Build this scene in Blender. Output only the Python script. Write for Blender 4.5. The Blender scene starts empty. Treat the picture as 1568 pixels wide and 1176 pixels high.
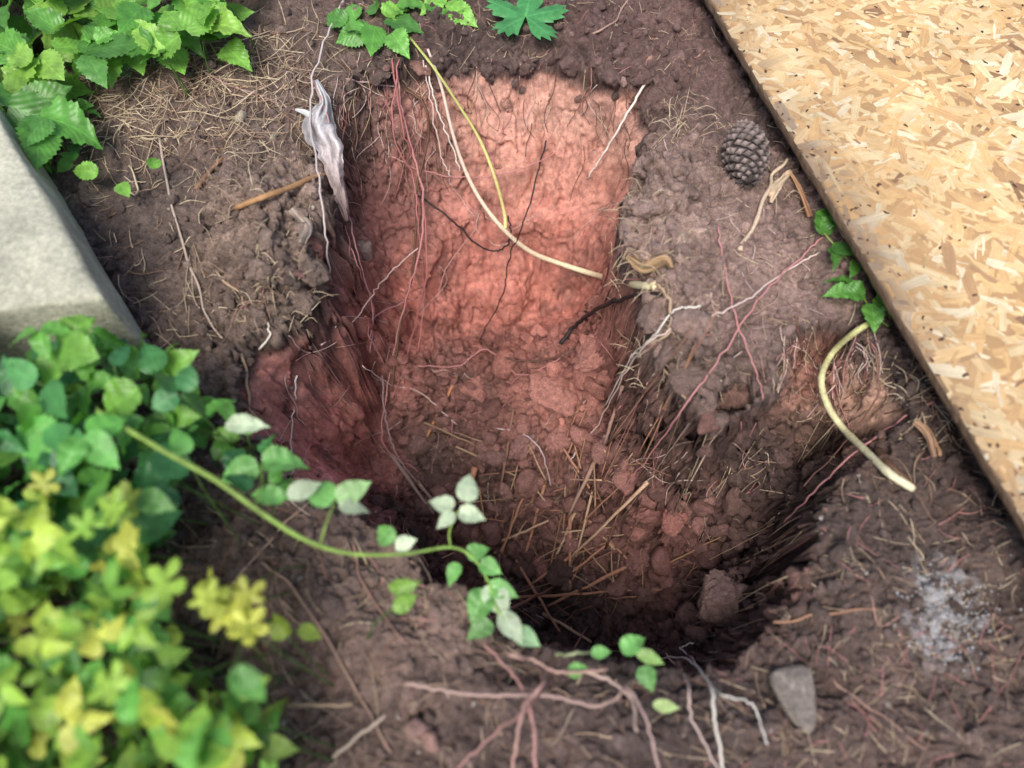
import bpy, math, bmesh
import numpy as np
from mathutils import Vector
from mathutils.bvhtree import BVHTree
rng=np.random.default_rng(11)
scn=bpy.context.scene
scn.view_settings.view_transform='Standard'
scn.view_settings.look='None'
scn.view_settings.exposure=0
# ---------------------------------------------------------------- camera
LENS=27.0; TH=18.0/LENS
C=np.array([0,-0.5,1.0]); T=np.array([0,0,0.0])
F=(T-C)/np.linalg.norm(T-C); R=np.array([1.0,0,0]); U=np.cross(R,F)
cd=bpy.data.cameras.new('Camera'); cam=bpy.data.objects.new('Camera',cd)
scn.collection.objects.link(cam); scn.camera=cam
cd.lens=LENS; cd.sensor_width=36; cd.clip_end=500; cd.clip_start=0.02
cam.location=C; cam.rotation_euler=Vector(F).to_track_quat('-Z','Y').to_euler()
cd.dof.use_dof=True; cd.dof.focus_distance=1.38; cd.dof.aperture_fstop=1.7
def ray(u,v):
    d=F+R*(u-784)/784*TH+U*(588-v)/784*TH
    return d/np.linalg.norm(d)
def P(u,v,z=0.0):
    d=ray(u,v); return C+d*((z-C[2])/d[2])
# ---------------------------------------------------------------- noise
def _h(ix,iy,iz,s):
    h=(ix.astype(np.int64)*374761393+iy.astype(np.int64)*668265263+iz.astype(np.int64)*2147483647+s*974634777)&0xffffffff
    h=((h^(h>>13))*1274126177)&0xffffffff
    h=((h^(h>>15))*2246822519)&0xffffffff
    return ((h^(h>>16))&0xffffff)/float(0xffffff)
def vnoise(p,s=0):
    i=np.floor(p).astype(np.int64); f=p-i; w=f*f*f*(f*(f*6-15)+10)
    r=0
    for a in (0,1):
        for b in (0,1):
            for c in (0,1):
                k=(w[:,0] if a else 1-w[:,0])*(w[:,1] if b else 1-w[:,1])*(w[:,2] if c else 1-w[:,2])
                r=r+k*_h(i[:,0]+a,i[:,1]+b,i[:,2]+c,s)
    return r*2-1
def fbm(p,o=4,s=0,g=0.5):
    r=0;a=1;t=0
    for k in range(o):
        r=r+a*vnoise(p*(2.03**k)+k*7.3,s+k); t+=a; a*=g
    return r/t
def ridge(p,o=4,s=0,g=.55):
    r=0;a=1;t=0
    for k in range(o):
        r=r+a*np.abs(vnoise(p*(2.1**k)+k*3.7,s+k)); t+=a; a*=g
    return r/t
def worley(p,s=0):
    i=np.floor(p).astype(np.int64); f=p-i
    d1=np.full(len(p),9.0); d2=np.full(len(p),9.0); idv=np.zeros(len(p))
    for a in (-1,0,1):
        for b in (-1,0,1):
            for c in (-1,0,1):
                x,y,z=i[:,0]+a,i[:,1]+b,i[:,2]+c
                dx=a+_h(x,y,z,s)-f[:,0]; dy=b+_h(x,y,z,s+1)-f[:,1]; dz=c+_h(x,y,z,s+2)-f[:,2]
                d=dx*dx+dy*dy+dz*dz
                m=d<d1
                d2=np.where(m,d1,np.minimum(d2,d))
                idv=np.where(m,_h(x,y,z,s+5),idv)
                d1=np.where(m,d,d1)
    return np.sqrt(d1),np.sqrt(d2),idv
def sstep(a,b,x):
    t=np.clip((x-a)/(b-a),0,1); return t*t*(3-2*t)
def inpoly(u,v,poly):
    r=False;j=len(poly)-1
    for i in range(len(poly)):
        a,b=poly[i],poly[j]
        if (a[1]>v)!=(b[1]>v) and u<(b[0]-a[0])*(v-a[1])/(b[1]-a[1])+a[0]: r=not r
        j=i
    return r
# ---------------------------------------------------------------- base height: laplace interpolation of contour lines
cons=[]
def dense(w):
    out=[]
    for a,b in zip(w[:-1],w[1:]):
        n=max(2,int(np.linalg.norm(b-a)/0.003))
        t=np.linspace(0,1,n)[:,None]; out.append(a+(b-a)*t)
    return np.vstack(out)
def line(pts):
    w=np.array([P(*p) for p in pts]); cons.append(dense(w)); return w
rim=[(540,108,0),(620,82,.005),(700,96,0),(800,92,0),(900,98,0),(985,118,0),(1015,170,.015),(995,240,.03),(965,310,.035),(965,380,.035),(1000,450,.03),(1008,520,.02),(1040,590,.02),(1110,630,.02),(1180,600,.01),
     (1195,510,0),(1310,482,0),(1385,590,-.01),(1370,690,-.02),(1280,740,-.04),(1245,800,-.03),(1235,880,-.03),(1180,960,-.03),(1120,1010,-.03),(1050,1030,-.02),(880,990,0),(770,965,0),(705,905,.01),(610,845,.01),(550,775,.01),(450,760,.01),(395,700,0),(362,620,0),(366,535,0),(415,490,0),(480,430,.02),(488,330,.03),(498,230,.01),(512,150,0)]
rw=line(rim+[rim[0]])
rimxy=[(a[0],a[1]) for a in rw[:-1]]
cen=P(800,620,-.2)
def insline(pts,sc=1.0):
    w=dense(np.array([P(p[0],p[1],p[2]*sc) for p in pts]))
    ok=[]
    for q in w:
        if inpoly(q[0],q[1],rimxy): ok.append(q)
    if ok:
        ok=np.array(ok); d=np.sqrt(((ok[:,None,:2]-cons[0][None,::2,:2])**2).sum(2)).min(1); ok=ok[d>.008]
    if len(ok): cons.append(ok)
def foot(idx,zs,off=.045):
    a=[]
    for k,z in zip(idx,zs):
        w=P(*rim[k]); d=cen[:2]-w[:2]; d/=np.linalg.norm(d); a.append((w[0]+d[0]*off,w[1]+d[1]*off,z))
    a=np.array(a); out=[]
    for x,y in zip(a[:-1],a[1:]):
        t=np.linspace(0,1,60)[:,None]; out.append(x+(y-x)*t)
    cons.append(np.vstack(out))
foot(range(20,30),[-.24,-.30,-.38,-.44,-.50,-.56,-.60,-.60,-.55,-.48],.034)
foot([7,8,9,10,11],[-.12,-.24,-.34,-.38,-.36],.028)
foot([11,12,13,14],[-.19,-.16,-.16,-.12],.018)
foot([35,36,37],[-.12,-.13,-.09],.02)
foot([0,1,2,3,4,5],[-.05,-.06,-.06,-.06,-.06,-.05],.014)
insline([(545,300,-.17),(650,310,-.235),(760,318,-.265),(880,306,-.245),(935,300,-.2)])
insline([(550,345,-.21),(650,340,-.25),(760,345,-.285),(880,335,-.27),(925,335,-.24)])
insline([(540,480,-.30),(600,540,-.45),(640,520,-.50),(760,490,-.53),(850,485,-.52),(900,500,-.48)])
insline([(480,450,-.08),(470,500,-.11),(520,540,-.23),(590,590,-.46)])
insline([(425,560,-.08),(410,640,-.09),(425,720,-.11)])
insline([(500,600,-.24),(495,680,-.27),(500,745,-.29)])
insline([(592,600,-.48),(574,680,-.50),(560,740,-.51)])
insline([(905,540,-.46),(930,600,-.45),(960,670,-.44),(1010,750,-.43)])
insline([(1020,700,-.27),(1080,715,-.22),(1160,710,-.20)])
insline([(1040,770,-.40),(1100,800,-.37),(1160,800,-.32)])
insline([(640,700,-.55),(850,750,-.54),(980,810,-.51),(1090,880,-.49),(1165,870,-.43)])
insline([(610,780,-.58),(720,860,-.61),(850,940,-.63),(1000,950,-.61),(1100,940,-.55)])
insline([(1215,560,-.12),(1300,530,-.08),(1350,600,-.07)])
insline([(1215,650,-.18),(1260,640,-.15),(1330,640,-.10)])
insline([(1200,730,-.30),(1250,712,-.30),(1300,700,-.21)])
line([(330,270,.05),(400,300,.075),(425,380,.08),(405,430,.06)])
line([(1035,255,.06),(1050,340,.08),(1060,450,.075),(1085,570,.06)])
line([(1130,330,.03),(1150,480,.02)])
line([(1190,300,.015),(1220,400,.005)])
line([(230,240,.005),(250,420,0),(300,560,0)])
line([(450,60,.01),(800,40,.02),(1050,60,.01)])
line([(1400,550,-.005),(1450,800,-.02),(1500,1100,-.01)])
line([(330,800,.02),(480,930,.05),(650,1040,.045),(900,1110,.01),(1200,1120,0)])
line([(1290,800,-.01),(1290,950,-.01),(1200,1050,-.02)])
allc=np.vstack(cons)
X0,X1,Y0,Y1=-1.2,1.2,-.75,1.05
h=None
for st in (0.04,0.02,0.01,0.005):
    nx=int(round((X1-X0)/st))+1; ny=int(round((Y1-Y0)/st))+1
    if h is None: h=np.zeros((ny,nx))
    else:
        yy=np.linspace(0,h.shape[0]-1,ny); xx=np.linspace(0,h.shape[1]-1,nx)
        y0=np.minimum(yy.astype(int),h.shape[0]-2); x0=np.minimum(xx.astype(int),h.shape[1]-2)
        fy=(yy-y0)[:,None]; fx=(xx-x0)[None,:]
        h=(h[y0][:,x0]*(1-fy)*(1-fx)+h[y0+1][:,x0]*fy*(1-fx)+h[y0][:,x0+1]*(1-fy)*fx+h[y0+1][:,x0+1]*fy*fx)
    S=np.zeros((ny,nx));N=np.zeros((ny,nx))
    ix=np.clip(np.round((allc[:,0]-X0)/st).astype(int),0,nx-1); iy=np.clip(np.round((allc[:,1]-Y0)/st).astype(int),0,ny-1)
    np.add.at(S,(iy,ix),allc[:,2]); np.add.at(N,(iy,ix),1)
    m=N>0; vals=S[m]/N[m]
    for it in range(400 if st>0.006 else 150):
        h[m]=vals
        h[1:-1,1:-1]=.25*(h[:-2,1:-1]+h[2:,1:-1]+h[1:-1,:-2]+h[1:-1,2:])
        h[0]=0;h[-1]=0;h[:,0]=0;h[:,-1]=0
    h[m]=vals
for _ in range(1):
    h[1:-1,1:-1]=.5*h[1:-1,1:-1]+.125*(h[:-2,1:-1]+h[2:,1:-1]+h[1:-1,:-2]+h[1:-1,2:])
def hs(x,y):
    gx=np.clip((x-X0)/0.005,0,h.shape[1]-1.001); gy=np.clip((y-Y0)/0.005,0,h.shape[0]-1.001)
    a=gx.astype(int); b=gy.astype(int); fx=gx-a; fy=gy-b
    r=h[b,a]*(1-fx)*(1-fy)+h[b,a+1]*fx*(1-fy)+h[b+1,a]*(1-fx)*fy+h[b+1,a+1]*fx*fy
    ins=(x>X0)&(x<X1)&(y>Y0)&(y<Y1)
    return np.where(ins,r,0)
def hitb(u,v):
    d=ray(u,v); t=np.arange(.6,2.9,.002); p=C+d*t[:,None]
    k=np.argmax(p[:,2]<hs(p[:,0],p[:,1])); return p[k]
# ---------------------------------------------------------------- fine grid
def axis(a,b,st,far=60):
    c=np.arange(a,b,st); o=[];s=st;x=0
    while x<far:
        s*=1.25; x+=s; o.append(x)
    o=np.array(o)
    return np.concatenate([a-o[::-1],c,c[-1]+o])
xs=axis(-1.05,1.05,.0023)
ys=axis(-.58,.86,.0018)
GX,GY=np.meshgrid(xs,ys); nx,ny=len(xs),len(ys)
px=GX.ravel(); py=GY.ravel()
q=np.stack([px,py,px*0],1)
wx=fbm(q*12,3,5)*.024+fbm(q*45,3,15)*.010; wy=fbm(q*12,3,9)*.024+fbm(q*45,3,19)*.010
pz=hs(px+wx,py+wy)
Z=pz.reshape(ny,nx)
dzy,dzx=np.gradient(Z,ys,xs)
nrm=np.stack([-dzx.ravel(),-dzy.ravel(),np.ones(nx*ny)],1); nrm/=np.linalg.norm(nrm,axis=1)[:,None]
pos=np.stack([px,py,pz],1)
fine=((px>-1.06)&(px<1.06)&(py>-.59)&(py<.87))
# ---------------------------------------------------------------- zones
ins=[(600,160,.34,.17,.14,.5),(720,160,.54,.29,.225,.15),(850,160,.60,.33,.255,.15),(950,200,.56,.30,.23,.15),(800,240,.57,.275,.21,.05),(900,280,.50,.235,.18,.1),(600,260,.30,.14,.115,.4),(560,200,.19,.115,.10,.8),(530,330,.15,.10,.088,.7),(600,340,.28,.12,.10,.4),(720,370,.46,.185,.145,.0),(860,360,.49,.20,.155,.0),(930,400,.46,.19,.15,.1),(660,440,.46,.18,.145,.0),(760,440,.47,.185,.145,.0),(820,430,.49,.20,.155,.0),(890,450,.46,.185,.145,.1),(560,440,.30,.125,.105,.2),(560,500,.42,.17,.14,.1),(500,620,.52,.21,.175,.0),(430,580,.38,.165,.14,.2),(520,560,.32,.14,.12,.2),(480,520,.22,.115,.10,.5),(450,700,.54,.225,.185,.0),(550,650,.52,.21,.175,.0),(560,720,.42,.18,.15,.1),(850,600,.42,.185,.15,.5),(760,530,.32,.135,.11,1),(880,520,.34,.14,.115,1),(700,600,.26,.125,.105,1),(650,700,.17,.105,.092,1),(750,750,.21,.115,.098,1),(900,750,.23,.115,.098,1),(1000,800,.29,.135,.115,1.1),(1100,880,.15,.09,.082,1.1),(1150,700,.11,.072,.064,1),(1050,680,.15,.085,.072,1),(850,950,.10,.065,.058,1),(1100,950,.17,.10,.09,1.1),(1240,540,.34,.16,.12,.6),(1310,620,.56,.34,.25,.5),(1250,720,.07,.045,.04,.8),(600,790,.09,.06,.052,1)]  # hole floor and cavity colours include painted shade; lit cavity face painted paler
outs=[(100,300,.16,.125,.112,.7),(400,330,.33,.245,.205,1.3),(430,440,.22,.165,.14,1.4),(200,350,.14,.108,.097,.7),(250,130,.21,.155,.13,.8),(450,110,.19,.14,.125,.8),(900,40,.17,.108,.10,1),(1050,100,.19,.122,.112,1),(700,40,.13,.09,.084,1.1),(1050,300,.38,.27,.235,1.1),(1060,420,.36,.255,.225,1.1),(1100,560,.24,.17,.15,1),(1180,420,.30,.21,.185,.5),(1250,380,.25,.175,.155,.5),(1400,650,.11,.08,.072,.9),(1450,1000,.18,.135,.12,.9),(1300,830,.14,.105,.095,1),(1350,1100,.19,.135,.12,.8),(1000,1120,.12,.09,.085,.9),(600,1000,.28,.20,.175,.8),(400,850,.18,.13,.118,.8),(800,1100,.18,.13,.118,.8),(1190,180,.17,.12,.11,1),(1320,560,.12,.085,.078,.9)]
def idw(lst,p,pw=3.4):
    acc=np.zeros((len(p),4)); ws=np.zeros(len(p))
    for it in lst:
        hp=hitb(it[0],it[1]); d=((p-hp)**2).sum(1)+.0005
        w=d**(-pw/2); acc+=w[:,None]*np.array(it[2:6]); ws+=w
    return acc/ws[:,None]
jit=np.stack([fbm(pos*18,3,31),fbm(pos*18,3,41),fbm(pos*18,3,51)],1)*.04
ci=idw(ins,pos+jit); co=idw(outs,pos+jit)
ci[:,:3]*=1.10; co[:,:3]*=np.array([1.12,1.08,1.04])
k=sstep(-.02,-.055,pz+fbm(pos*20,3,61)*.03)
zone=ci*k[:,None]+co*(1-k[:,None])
rough=zone[:,3]; col=zone[:,:3].copy()
# ---------------------------------------------------------------- displacement
big=fbm(pos*9,3,71)*.010
D=big.copy()
wj=jit*22
a1,a2,aid=worley(pos*17+wj,81)
b1,b2,bid=worley(pos*40+wj*2.5,91)
crev=np.exp(-((a2-a1)/.10)**2); crev2=np.exp(-((b2-b1)/.13)**2)
D+=rough*(.014*(.6-a1)*k+.013*(aid-.5)*(.4+.6*k)+.004*(.5-b1)+.006*(bid-.5))
D-=rough*(.014*crev*(.45+.55*k)+.0045*crev2)
r12=ridge(pos*13,4,181,.6); D+=(.08+rough)*(r12-.33)*.032
rg=ridge(pos*34,5,101,.62)
D+=(.10+rough)*(rg-.35)*.018
D+=ridge(pos*150,3,115,.6)*.0034*(.15+rough)
D+=fbm(pos*330,2,121)*.0010*(.4+.6*np.clip(rough,0,1))
sm=k*(1-np.clip(rough,0,1))
e1,e2,eid=worley(pos*np.array([9,9,6.])+fbm(pos*8,2,131)[:,None]*1.1,141)
D+=sm*(.018*(eid-.5)+.007*(.5-e1))
f1_,f2_,fid=worley(pos*np.array([30,30,20])+wj*2,145); fm=sstep(.0,.3,fbm(pos*9,2,147)); D+=sm*.005*(fid-.5)*fm
crack=np.exp(-((e2-e1)/.022)**2)*sm*sstep(-.1,.2,fbm(pos*9,2,151))
c1_,c2_,_=worley(pos*np.array([22,22,13])+fbm(pos*25,2,133)[:,None]*.9,155); crk2=np.exp(-((c2_-c1_)/.03)**2)*sm*sstep(.05,.3,fbm(pos*10,2,157))
D-=crack*.007+crk2*.004
g1=fbm(pos*np.array([90,90,14.]),3,161); g2=fbm(pos*np.array([14,14,110.]),3,165); gm=sstep(-.2,.2,fbm(pos*6,2,167)); D+=sm*(g1*gm+g2*(1-gm))*.0030
pits=sstep(.36,.52,fbm(pos*38,3,171)); D-=pits*.006*k
pos2=pos+nrm*(D*fine)[:,None]
n1=fbm(pos*30,4,201); n2=fbm(pos*140,3,211)
col*=(1+.32*n1+(.14+.18*np.clip(rough,0,1))*n2)[:,None]
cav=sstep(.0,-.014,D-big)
col*=(1-.30*cav*np.clip(rough+.35,0,1))[:,None]  # occlusion shade of the recesses painted into the soil colour
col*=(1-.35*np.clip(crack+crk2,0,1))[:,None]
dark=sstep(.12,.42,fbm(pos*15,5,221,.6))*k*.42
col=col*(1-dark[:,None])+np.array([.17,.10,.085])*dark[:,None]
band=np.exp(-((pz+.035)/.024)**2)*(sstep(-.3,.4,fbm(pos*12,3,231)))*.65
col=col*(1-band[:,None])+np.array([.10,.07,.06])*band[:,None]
for (u,v,r,s) in [(1450,905,.065,.95),(1445,985,.055,.9),(1400,950,.03,.5),(1500,935,.035,.8)]:
    hp=hitb(u,v); d=np.sqrt(((pos[:,:2]-hp[:2])**2).sum(1))
    w=np.clip(sstep(r,r*.2,d)*s*sstep(-.2,.22,fbm(pos*70,5,241,.65)),0,1)*.85
    col=col*(1-w[:,None])+np.array([.64,.64,.66])*w[:,None]
col=np.clip(col,.01,.9)
idx=np.arange(nx*ny).reshape(ny,nx)
quads=np.stack([idx[:-1,:-1],idx[:-1,1:],idx[1:,1:],idx[1:,:-1]],-1).reshape(-1,4)

# ---------------------------------------------------------------- mesh builder
class MB:
    def __init__(s): s.v=[];s.f=[];s.c=[];s.u=[];s.n=0
    def add(s,V,Fs,c,uv=None):
        V=np.asarray(V,float); n=len(V); s.v.append(V)
        for f in (Fs if isinstance(Fs,list) else [Fs]): s.f.append(np.asarray(f,int)+s.n)
        c=np.asarray(c,float)
        if c.ndim==1: c=np.tile(c[:3],(n,1))
        s.c.append(c); s.u.append(np.ones((n,2)) if uv is None else np.asarray(uv,float)); s.n+=n
    def make(s,name,mat,smooth=True,parent=None):
        V=np.vstack(s.v); Cc=np.vstack(s.c); UV=np.vstack(s.u)
        me=bpy.data.meshes.new(name); me.vertices.add(len(V)); me.vertices.foreach_set('co',V.ravel())
        lv=np.concatenate([f.ravel() for f in s.f]); lt=np.concatenate([np.full(len(f),f.shape[1]) for f in s.f])
        ls=np.concatenate([[0],np.cumsum(lt)[:-1]])
        me.loops.add(len(lv)); me.loops.foreach_set('vertex_index',lv.astype(np.int32))
        me.polygons.add(len(lt)); me.polygons.foreach_set('loop_start',ls.astype(np.int32)); me.polygons.foreach_set('loop_total',lt.astype(np.int32))
        me.update(calc_edges=True)
        me.polygons.foreach_set('use_smooth',np.full(len(lt),smooth))
        at=me.attributes.new('Col','FLOAT_COLOR','POINT'); at.data.foreach_set('color',np.hstack([Cc,np.ones((len(Cc),1))]).ravel().astype(np.float32))
        au=me.attributes.new('luv','FLOAT_VECTOR','POINT'); au.data.foreach_set('vector',np.hstack([UV,np.zeros((len(UV),1))]).ravel().astype(np.float32))
        me.materials.append(mat); me.validate()
        ob=bpy.data.objects.new(name,me); scn.collection.objects.link(ob)
        if parent: ob.parent=parent
        return ob
# ---------------------------------------------------------------- materials
def mat(name):
    m=bpy.data.materials.new(name); m.use_nodes=True; nt=m.node_tree
    b=nt.nodes['Principled BSDF']; return m,nt,b
def nd(nt,t,**k):
    n=nt.nodes.new(t)
    for a,v in k.items():
        if a.startswith('i_'):
            key=a[2:]; key=int(key) if key.isdigit() else key.replace('_',' ')
            n.inputs[key].default_value=v
        else: setattr(n,a,v)
    return n
def attr(nt,n): return nd(nt,'ShaderNodeAttribute',attribute_name=n)
def mulnoise(nt,colsock,scale,lo,hi,vec=None,detail=6):
    n=nd(nt,'ShaderNodeTexNoise',i_Scale=scale,i_Detail=detail,i_Roughness=.65)
    if vec is not None: nt.links.new(vec,n.inputs['Vector'])
    r=nd(nt,'ShaderNodeMapRange',i_1=.3,i_2=.7,i_3=lo,i_4=hi); nt.links.new(n.outputs[0],r.inputs[0])
    m=nd(nt,'ShaderNodeVectorMath',operation='MULTIPLY'); nt.links.new(colsock,m.inputs[0]); nt.links.new(r.outputs[0],m.inputs[1])
    return m.outputs[0],n
def soil_mat(name,bump=.5,spec=.35):
    m,nt,b=mat(name); a=attr(nt,'Col'); g=nd(nt,'ShaderNodeTexCoord'); lu=attr(nt,'luv')
    c,_=mulnoise(nt,a.outputs['Color'],90,.66,1.38,g.outputs['Object'])
    c2,_=mulnoise(nt,c,450,.55,1.5,g.outputs['Object'],3)
    sx=nd(nt,'ShaderNodeSeparateXYZ'); nt.links.new(lu.outputs['Vector'],sx.inputs[0])
    mr=nd(nt,'ShaderNodeMapRange',i_1=0.,i_2=.8,i_3=.35,i_4=1.); nt.links.new(sx.outputs[0],mr.inputs[0])
    mx=nd(nt,'ShaderNodeMix',data_type='RGBA'); nt.links.new(mr.outputs[0],mx.inputs[0]); nt.links.new(c,mx.inputs[6]); nt.links.new(c2,mx.inputs[7])
    nt.links.new(mx.outputs[2],b.inputs['Base Color'])
    n1=nd(nt,'ShaderNodeTexNoise',i_Scale=170,i_Detail=6,i_Roughness=.85); nt.links.new(g.outputs['Object'],n1.inputs['Vector'])
    bs=nd(nt,'ShaderNodeMapRange',i_1=0.,i_2=.8,i_3=bump*.33,i_4=bump); nt.links.new(sx.outputs[0],bs.inputs[0])
    bp=nd(nt,'ShaderNodeBump',i_Strength=bump,i_Distance=.009); nt.links.new(bs.outputs[0],bp.inputs['Strength']); nt.links.new(n1.outputs[0],bp.inputs['Height']); nt.links.new(bp.outputs[0],b.inputs['Normal'])
    b.inputs['Roughness'].default_value=.58; b.inputs['Specular IOR Level'].default_value=spec
    return m
M_SOIL=soil_mat('soil',.85,.4); M_CLOD=soil_mat('clods',.85,.4)
def root_mat(name,rough=.55,bump=.4):
    m,nt,b=mat(name); a=attr(nt,'Col'); l=attr(nt,'luv')
    mp=nd(nt,'ShaderNodeMapping'); mp.inputs['Scale'].default_value=(60,6,1); nt.links.new(l.outputs['Vector'],mp.inputs['Vector'])
    c,n=mulnoise(nt,a.outputs['Color'],2.5,.65,1.25,mp.outputs[0])
    nt.links.new(c,b.inputs['Base Color'])
    bp=nd(nt,'ShaderNodeBump',i_Strength=bump,i_Distance=.001); nt.links.new(n.outputs[0],bp.inputs['Height']); nt.links.new(bp.outputs[0],b.inputs['Normal'])
    b.inputs['Roughness'].default_value=rough; b.inputs['Specular IOR Level'].default_value=.3
    return m
M_ROOT=root_mat('root'); M_TWIG=root_mat('twig',.75,.7)
def leaf_mat():
    m,nt,b=mat('leaf'); a=attr(nt,'Col'); l=attr(nt,'luv'); L=nt.links
    sx=nd(nt,'ShaderNodeSeparateXYZ'); L.new(l.outputs['Vector'],sx.inputs[0])
    ab=nd(nt,'ShaderNodeMath',operation='ABSOLUTE'); L.new(sx.outputs[0],ab.inputs[0])
    mr=nd(nt,'ShaderNodeMapRange',i_1=0.0,i_2=.05,i_3=.8,i_4=0); L.new(ab.outputs[0],mr.inputs[0])
    s1=nd(nt,'ShaderNodeMath',operation='MULTIPLY_ADD',i_1=-.6); L.new(ab.outputs[0],s1.inputs[0]); L.new(sx.outputs[1],s1.inputs[2])
    s2=nd(nt,'ShaderNodeMath',operation='MULTIPLY',i_1=38.0); L.new(s1.outputs[0],s2.inputs[0])
    s3=nd(nt,'ShaderNodeMath',operation='SINE'); L.new(s2.outputs[0],s3.inputs[0])
    s4=nd(nt,'ShaderNodeMapRange',i_1=.93,i_2=1.0,i_3=0,i_4=.35); L.new(s3.outputs[0],s4.inputs[0])
    mx=nd(nt,'ShaderNodeMath',operation='MAXIMUM'); L.new(mr.outputs[0],mx.inputs[0]); L.new(s4.outputs[0],mx.inputs[1])
    g=nd(nt,'ShaderNodeTexCoord'); c,n=mulnoise(nt,a.outputs['Color'],45,.65,1.35,g.outputs['Object'])
    lt=nd(nt,'ShaderNodeVectorMath',operation='SCALE'); lt.inputs['Scale'].default_value=1.45; L.new(c,lt.inputs[0])
    mix=nd(nt,'ShaderNodeMix',data_type='RGBA'); L.new(mx.outputs[0],mix.inputs[0]); L.new(c,mix.inputs[6]); L.new(lt.outputs[0],mix.inputs[7])
    L.new(mix.outputs[2],b.inputs['Base Color']); b.inputs['Roughness'].default_value=.38; b.inputs['Specular IOR Level'].default_value=.5
    bp=nd(nt,'ShaderNodeBump',i_Strength=.22,i_Distance=.001,invert=True); L.new(s3.outputs[0],bp.inputs['Height']); L.new(bp.outputs[0],b.inputs['Normal'])
    tr=nd(nt,'ShaderNodeBsdfTranslucent'); ty=nd(nt,'ShaderNodeVectorMath',operation='MULTIPLY'); ty.inputs[1].default_value=(1.4,1.3,.5)
    L.new(mix.outputs[2],ty.inputs[0]); L.new(ty.outputs[0],tr.inputs['Color'])
    ms=nd(nt,'ShaderNodeMixShader',i_0=.3); L.new(b.outputs[0],ms.inputs[1]); L.new(tr.outputs[0],ms.inputs[2])
    L.new(ms.outputs[0],nt.nodes['Material Output'].inputs['Surface']); return m
M_LEAF=leaf_mat()
# ---------------------------------------------------------------- ground
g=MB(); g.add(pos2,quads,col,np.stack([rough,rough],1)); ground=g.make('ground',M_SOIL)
sel=fine[quads[:,0]]
bvh=BVHTree.FromPolygons(pos2.tolist(),quads[sel].tolist())
def hit(u,v):
    d=Vector(ray(u,v)); l,n,i,t=bvh.ray_cast(Vector(C),d)
    if l is None: q=P(u,v,0); return q,np.array([0,0,1.])
    return np.array(l),np.array(n)
def lift(u,v,a):
    p,_=hit(u,v); return p-ray(u,v)*a
def down(x,y):
    l,n,i,t=bvh.ray_cast(Vector((x,y,1)),Vector((0,0,-1)))
    if l is None: return np.array([x,y,0.]),np.array([0,0,1.])
    return np.array(l),np.array(n)
def gidx(x,y):
    i=min(max(np.searchsorted(xs,x),0),nx-1); j=min(max(np.searchsorted(ys,y),0),ny-1); return j*nx+i
def colat(x,y): return col[gidx(x,y)]
# ---------------------------------------------------------------- tubes
def catmull(p,n):
    p=np.asarray(p,float); p=np.vstack([2*p[0]-p[1],p,2*p[-1]-p[-2]]); out=[]
    t=np.linspace(0,1,n,endpoint=False)[:,None]
    for i in range(1,len(p)-2):
        a,b,c,d=p[i-1:i+3]
        out.append(.5*((2*b)+(-a+c)*t+(2*a-5*b+4*c-d)*t*t+(-a+3*b-3*c+d)*t**3))
    out.append(p[-2:-1]); return np.vstack(out)
def tube(mb,pts,r0,r1,c,sides=6,wob=0.0,c2=None,rn=.0):
    pts=np.asarray(pts,float); n=len(pts)
    if wob:
        w=rng.normal(0,wob,(n,3)); w[0]=0;w[-1]=0; pts=pts+w
    tg=np.gradient(pts,axis=0); tg/=np.linalg.norm(tg,axis=1)[:,None]+1e-9
    up=np.array([.13,.2,.97]); V=[];UV=[];Cc=[]
    c=np.array(c,float); c2=c if c2 is None else np.array(c2,float)
    L=np.concatenate([[0],np.cumsum(np.linalg.norm(np.diff(pts,axis=0),axis=1))])
    ang=np.linspace(0,2*np.pi,sides,endpoint=False)
    for i in range(n):
        a=np.cross(tg[i],up); a/=np.linalg.norm(a)+1e-9; b=np.cross(a,tg[i]); up=b
        t=i/(n-1); r=(r0*(1-t)+r1*t)*(1+rn*rng.normal())
        V.append(pts[i]+r*(np.cos(ang)[:,None]*a+np.sin(ang)[:,None]*b))
        UV.append(np.stack([np.full(sides,L[i]),np.abs(np.linspace(-1,1,sides))*.5],1)); Cc.append(np.tile(c*(1-t)+c2*t,(sides,1)))
    V=np.vstack(V); i=np.arange(n-1)[:,None]*sides; j=np.arange(sides)[None,:]; k=(j+1)%sides
    Q=np.stack([i+j,i+k,i+sides+k,i+sides+j],-1).reshape(-1,4)
    caps=[np.array([list(range(sides))[::-1]]),np.array([[(n-1)*sides+q for q in range(sides)]])]
    mb.add(V,[Q]+caps,np.vstack(Cc),np.vstack(UV))
def hang(mb,pts,r0,r1,c,n=8,**k):
    tube(mb,catmull([lift(*p) for p in pts],n),r0,r1,c,**k)
def drape(mb,pts,r0,r1,c,n=8,li=.003,**k):
    p2=catmull([(p[0],p[1],0) for p in pts],n); w=[]
    for q in p2:
        a,nn=hit(q[0],q[1]); w.append(a+nn*li)
    w=np.array(w)
    for _ in range(2): w[1:-1]=.5*w[1:-1]+.25*(w[:-2]+w[2:])
    tube(mb,w,r0,r1,c,**k)
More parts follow.
